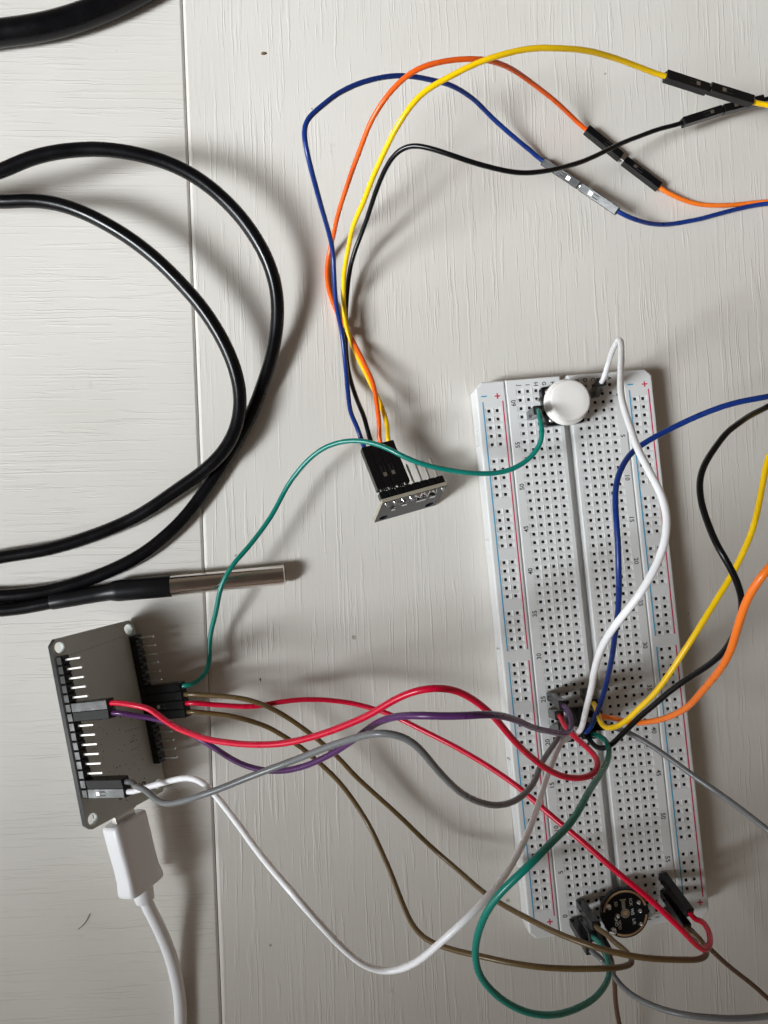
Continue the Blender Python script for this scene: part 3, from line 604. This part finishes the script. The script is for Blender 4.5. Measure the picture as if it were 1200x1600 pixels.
# ------------------------------------------------------------------ sensor board (standing on edge, header away from the viewer)
sn = thing('sensor_board', SP(SW/2, -SH, -.8), 'small dark sensor board standing on edge with four wires plugged in behind', 'circuit board')
hx0 = -.15
def plate(mb, f, poly, holes, z0, z1, mi_top=0, mi_side=0):
    cu = bpy.data.curves.new('p', 'CURVE'); cu.dimensions = '2D'; cu.fill_mode = 'BOTH'
    for pl in [poly]+holes:
        sp = cu.splines.new('POLY'); sp.points.add(len(pl)-1)
        for p, q in zip(sp.points, pl): p.co = (q[0], q[1], 0, 1)
        sp.use_cyclic_u = True
    ob = bpy.data.objects.new('p', cu); C.objects.link(ob)
    me = bpy.data.meshes.new_from_object(ob.evaluated_get(bpy.context.evaluated_depsgraph_get()))
    vt = [v.co.copy() for v in me.vertices]; fs = [list(p.vertices) for p in me.polygons]
    nz = me.polygons[0].normal.z
    if nz < 0: fs = [x[::-1] for x in fs]
    bpy.data.objects.remove(ob); bpy.data.curves.remove(cu); bpy.data.meshes.remove(me)
    mb.add([f(v.x, v.y, z1) for v in vt], fs, mi_top); mb.add([f(v.x, v.y, z0) for v in vt], [x[::-1] for x in fs], mi_top)
    for pl in [poly]+holes:
        n = len(pl); mb.add([f(a, b, z0) for a, b in pl]+[f(a, b, z1) for a, b in pl], [(i, (i+1) % n, n+(i+1) % n, n+i) for i in range(n)], mi_side if pl is poly else mi_top)
def circ(x, y, r, n=20): return [(x+r*math.cos(2*math.pi*k/n), y+r*math.sin(2*math.pi*k/n)) for k in range(n)]
mb = MB(); plate(mb, SP, [(hx0, -SH), (hx0+SW, -SH), (hx0+SW, 0), (hx0, 0)], [circ(hx0+2.6, -12.8, 1.4), circ(hx0+SW-2.6, -12.8, 1.4)], -1.05, 0, 0, 1)
mb.build('board', [M['pcb_sensor'], M['pcb_edge']], sn)
hd = None
mb = MB()
for i in range(8): mb.bevbox(SP(spin(i), -1.6, -2.32), sx, sy, sz, 1.25, 1.25, 1.25, .25, 0, 1)
hd = mb.build('header', M['house'], sn)
for i in range(8):
    mb = MB(); mb.bevbox(SP(spin(i), -1.6, -5.5), sx, sy, sz, .32, .32, 4.5, .1, 0, 1); mb.build('pin', M['pin'], hd)
    mb = MB(); r = (.6, .6, .45, .5, 1.3, 1.15, .8, .65)[i]
    mb.lathe(SP(spin(i), -1.6, 0), sx, sy, sz, [(r, 0), (r*.85, .25), (r*.5, .6), (.2, .9), (.1, .95)], 16); mb.build('solder_joint', M['solder'], sn)
mb = MB(); text_geo(mb, 'VCC GND SCL SDA', SP(SW/2-1.5, -4.6, 0), sx, sy, 1.5); mb.build('pin_names', M['silk'], sn)
mb = MB(); mb.bevbox(SP(10, -8.5, -2.1), sx, sy, sz, 2, 2, .45, .1); mb.build('chip', M['chip'], sn)
for x_, y_, w_ in ((12.8, -5.2, 1.5), (16.4, -4.9, .9), (7.4, -5.0, .8), (4.2, -6.5, .6)):
    mb = MB(); mb.bevbox(SP(x_, y_, .35), sx, sy, sz, w_, .55, .35, .12); mb.build('component', M['solder'], sn)
for x_, y_ in ((5.5, -7), (14.5, -7), (15, -10), (6, -10.5), (18, -8)):
    mb = MB(); mb.bevbox(SP(x_, y_, -1.9), sx, sy, sz, .8, .5, .3, .08); mb.build('component', M['solder'], sn)

# ------------------------------------------------------------------ grey development board leaning on its edge
esp = thing('development_board', EL(EW/2, -EH/2, -6), 'grey development board seen from its back, tilted up beside the white usb plug', 'circuit board')
k = 1.6
outline = [(k, -EH), (EW-k, -EH), (EW, -EH+k), (EW, -k), (EW-k, 0), (k, 0), (0, -k), (0, -EH+k)]
holes = [circ(2.35, -2.5, 1.55, 28), circ(EW-2.35, -2.5, 1.55, 28), circ(2.35, -EH+2.5, 1.55, 28), circ(EW-2.35, -EH+2.5, 1.55, 28)]
mb = MB(); plate(mb, EL, outline, holes, -1.5, 0, 0, 1); mb.build('board', [M['pcb'], M['pcb_black']], esp)
for s in (0, 1):
    mb = MB()
    for i in range(15):
        x_, y_ = epin(s, i); mb.bevbox(EL(x_, y_, 1.3), ex, ey, en, 1.25+.12*s, 1.26, 1.27, .3 if s == 0 else .14, 0, 1)
    h = mb.build('header', M['house'], esp)
    mb = MB(); x_, y_ = epin(s, 0); mb.bevbox(EL(x_, y_, 3.55), ex, ey, en, .32, .32, 5.15, .1, 0, 1); p0 = mb.build('pin', M['pin'], h)
    for i in range(1, 15):
        c = p0.copy(); C.objects.link(c); c.parent = h; c.location = ey*(-PT*i)*S
    mb = MB()
    for i in range(15):
        x_, y_ = epin(s, i); mb.lathe(EL(x_, y_, -1.5), ex, ey, -en, [(.8, 0), (.6, .4), (.3, 1.0), (.1, 1.1)], 10)
    mb.build('solder_row', M['solder'], h)
# component side: shield can, usb socket, buttons
mb = MB(); mb.bevbox(EL(EW/2, -13, -3.1), ex, ey, en, 8, 9, 1.5, .3); mb.build('shield_can', M['pin'], esp)
mb = MB(); mb.bevbox(EL(EW/2-.2, -EH+1.9, -3.0), ex, ey, en, 3.9, 2.9, 1.35, .25); mb.build('usb_socket', M['pin'], esp)
for x_ in (6.6, EW-6.6):
    mb = MB(); mb.bevbox(EL(x_, -EH+3.5, -2.4), ex, ey, en, 1.8, 2.2, .9, .15); mb.build('small_button', M['chip'], esp)
mb = MB()                               # row of fine vias, scattered vias
def dot(mb, x, y, r=.17): mb.lathe(EL(x, y, .012), ex, ey, en, [(r, 0), (r*.9, .01)], 8)
for i in range(23): dot(mb, 4.6+19.2*i/22, -5.3+.05*i, .14)
rnd = random.Random(4)
for i in range(46): dot(mb, rnd.uniform(6, 22), rnd.uniform(-44, -24), rnd.uniform(.12, .2))
for i in range(6): dot(mb, 18+i*.9, -30.5-.1*i, .16); dot(mb, 19+(i % 3)*1.0, -34-(i//3)*2.2, .18)
for i in range(10): dot(mb, rnd.uniform(5, 23), rnd.uniform(-49, -45), .2)
mb.build('vias', M['pit'], esp)
mb = MB(); arc_ring(mb, .45, .95, 0, 360, 0.0, f=lambda x, y, z: EL(12.2+x, -EH+4.6+y, z)); arc_ring(mb, .35, .8, 0, 360, 0.0, f=lambda x, y, z: EL(20.5+x, -EH+4.6+y, z)); mb.build('pad', M['chip'], esp)
mb = MB()
for i in range(19): mb.lathe(EL(.32, -5-2.0*i, .01), ex, ey, en, [(.22, 0), (.2, .02)], 8)
mb.build('edge_marks', M['silk'], esp)

# ------------------------------------------------------------------ usb cable
uy = (-ey+ex*.07).normalized(); ux = uy.cross(en); ux = ux if ux.dot(ex) > 0 else -ux
pc = EL(EW/2+.9, -EH-2.6-10.0, -3.1)
usb = thing('usb_cable', pc, 'white usb cable with a chunky plug pushed into the lower end of the grey board', 'usb cable')
mb = MB()
# plug body: super-elliptic sections, waisted
secs = [(-10.0, .90), (-9.7, .97), (-9.0, 1.0), (-4, 1.0), (2, .97), (6, .98), (8.8, 1.06), (9.8, 1.05), (10.2, .99), (10.4, .90)]
nseg = 40; rings = []
for t, sc_ in secs:
    r = []
    for q in range(nseg):
        a = 2*math.pi*q/nseg; ca, sa = math.cos(a), math.sin(a)
        r.append(pc+uy*t+ux*(5.9*sc_*math.copysign(abs(ca)**.38, ca))+en*(3.4*sc_*math.copysign(abs(sa)**.38, sa)))
    rings.append(r)
vs_ = [v for r in rings for v in r]
mb.add(vs_, [(i*nseg+q, i*nseg+(q+1) % nseg, (i+1)*nseg+(q+1) % nseg, (i+1)*nseg+q) for i in range(len(secs)-1) for q in range(nseg)], 0, True)
mb.add(rings[0][::-1], [list(range(nseg))]); mb.add(rings[-1], [list(range(nseg))])
mb.build('plug', M['usb'], usb)
mb = MB(); mb.bevbox(pc-uy*11.7, ux, uy, en, 3.4, 2.0, .9, .2); mb.build('metal_tip', M['pin'], usb)
mb = MB(); mb.tube([pc+uy*10.0, pc+uy*11.2, pc+uy*13, pc+uy*14.2, pc+uy*14.6], [3.1, 3.0, 2.75, 2.6, 2.2], 24); mb.build('strain_relief', M['usb'], usb)
mb = MB(); e = pc+uy*14.2
mb.tube(smooth_path([pc+uy*12.5, e, (240, 1432, 9), (251, 1455, 7), (265, 1489, 4.5), (275, 1525, 2.8), (281, 1562, 1.9), (282.5, 1600, 1.85), (278, 1660, 1.85), (250, 1760, 1.85), (180, 1900, 1.85)]), 1.8, 24); mb.build('cord', M['usb'], usb)

# ------------------------------------------------------------------ probe with its thick black cable
pr_ = thing('temperature_probe', P(267, 916, 0), 'steel tipped temperature probe on a looped thick black cable at the left', 'probe')
A = P(267, 915.6, 3.2); Bp = P(446, 898, 3.2); dv = (Bp-A).normalized(); ln = (Bp-A).length
pa = dv.orthogonal().normalized(); pb2 = dv.cross(pa)
mb = MB(); mb.lathe(A, pa, pb2, dv, [(3.0, -3), (3.0, ln-.6), (2.9, ln-.25), (2.6, ln-.05), (2.45, ln), (2.35, ln-.25), (.2, ln-.3)], 40); mb.build('steel_tip', M['steel'], pr_)
A2 = P(268, 915.3, 3.3); A3 = P(180, 923.5, 3.2); A4 = P(178, 924, 3.0); A5 = P(80, 941, 2.6)
mb = MB(); mb.tube([A2, A2.lerp(A3, .02), A2.lerp(A3, .5), A2.lerp(A3, .93), A3, A4.lerp(A5, .07), A4.lerp(A5, .3), A4.lerp(A5, .7), A4.lerp(A5, .98), A5], [3.1, 3.25, 3.2, 3.2, 3.05, 2.5, 2.4, 2.35, 2.3, 2.15], 32); mb.build('heat_shrink_sleeve', M['shrink'], pr_)
path = [(95, 938, 2.5), (80, 941, 2.4), (40, 949, 2.1), (0, 953.5, 2.05), (-60, 955, 2.05), (-200, 930, 2.1), (-420, 800, 2.1), (-470, 600, 2.5), (-330, 400, 6), (-130, 320, 10), (-50, 312, 12),
        (0, 315.5, 13), (48, 313), (88, 318, 14), (128, 331), (168, 351, 14), (208, 376), (248, 408, 13), (284, 444), (316, 481, 12), (344, 524), (364, 567, 10), (374, 606), (375, 642, 8), (364, 682), (344, 712, 6.4), (316, 738), (280, 763, 4), (220, 804), (160, 831.5, 2.1), (80, 857), (0, 870.5, 2.05),
        (-80, 885, 2.05), (-260, 870, 6.3), (-430, 720, 6.3), (-440, 520, 6.3), (-250, 340, 12), (-100, 292, 16), (0, 268, 18), (40, 250), (80, 239, 19), (120, 234), (160, 233, 19), (200, 238), (240, 247, 18), (280, 262), (320, 286, 16), (360, 321), (392, 360, 13), (418, 406), (432, 454, 9), (433.5, 500), (427, 548, 5), (412, 597), (394, 644, 2.6), (368, 693), (340, 738, 2.05), (312, 779), (280, 818, 2.05), (224, 865), (160, 897, 2.05), (80, 922), (0, 931, 2.05), (-80, 928, 2.05), (-300, 880, 2.05), (-500, 1000, 2.05)]
mb = MB(); mb.tube(smooth_path(path, it=6), 1.98, 24); mb.build('cable', M['rubber'], pr_)
mb = MB(); mb.tube(smooth_path([(-420, 60, 4), (-200, 72, 4), (-60, 60, 4), (0, 52, 4), (40, 47), (80, 39.5), (120, 28, 4), (160, 13), (200, -5, 4), (260, -40), (380, -140, 4)], it=5), 3.85, 32)
o = mb.build('power_cord', M['rubber'], org=P(100, 30, 0)); tag(o, 'thicker black cord crossing the top left corner of the table', 'cord')

# ------------------------------------------------------------------ small dirt
def crumb(px, py, s, label):
    c = P(px, py, 0); bm = bmesh.new(); bmesh.ops.create_icosphere(bm, subdivisions=2, radius=1)
    mb = MB(); bm.verts.index_update()
    mb.add([c+Vector((v.co.x*s[0], v.co.y*s[1], (v.co.z*.6+.5)*s[2]))*(1) + Vector((0, 0, 0)) for v in bm.verts], [[v.index for v in f.verts] for f in bm.faces], 0, True); bm.free()
    for i, v in enumerate(mb.v): mb.v[i] = v+Vector(((noise.noise(v*2.1))*.25, noise.noise(v*1.7+Z)*.25, 0))
    o = mb.build('crumb', M['crumb'], org=c); tag(o, label, 'crumb')
crumb(412, 84, (.75, .55, .35), 'brown crumb on the upper table between the thick cord and the blue wire')
crumb(407, 1062, (.22, .6, .2), 'dark elongated speck on the table above the brown and red wires')
mb = MB(); mb.tube(smooth_path([(122, 1452, .15), (132, 1446, .15), (138, 1438, .3), (140, 1428, .15)]), .12, 6)
o = mb.build('hair', M['hair'], org=P(132, 1444, 0)); tag(o, 'short curved dark hair on the table left of the white usb cable', 'hair')
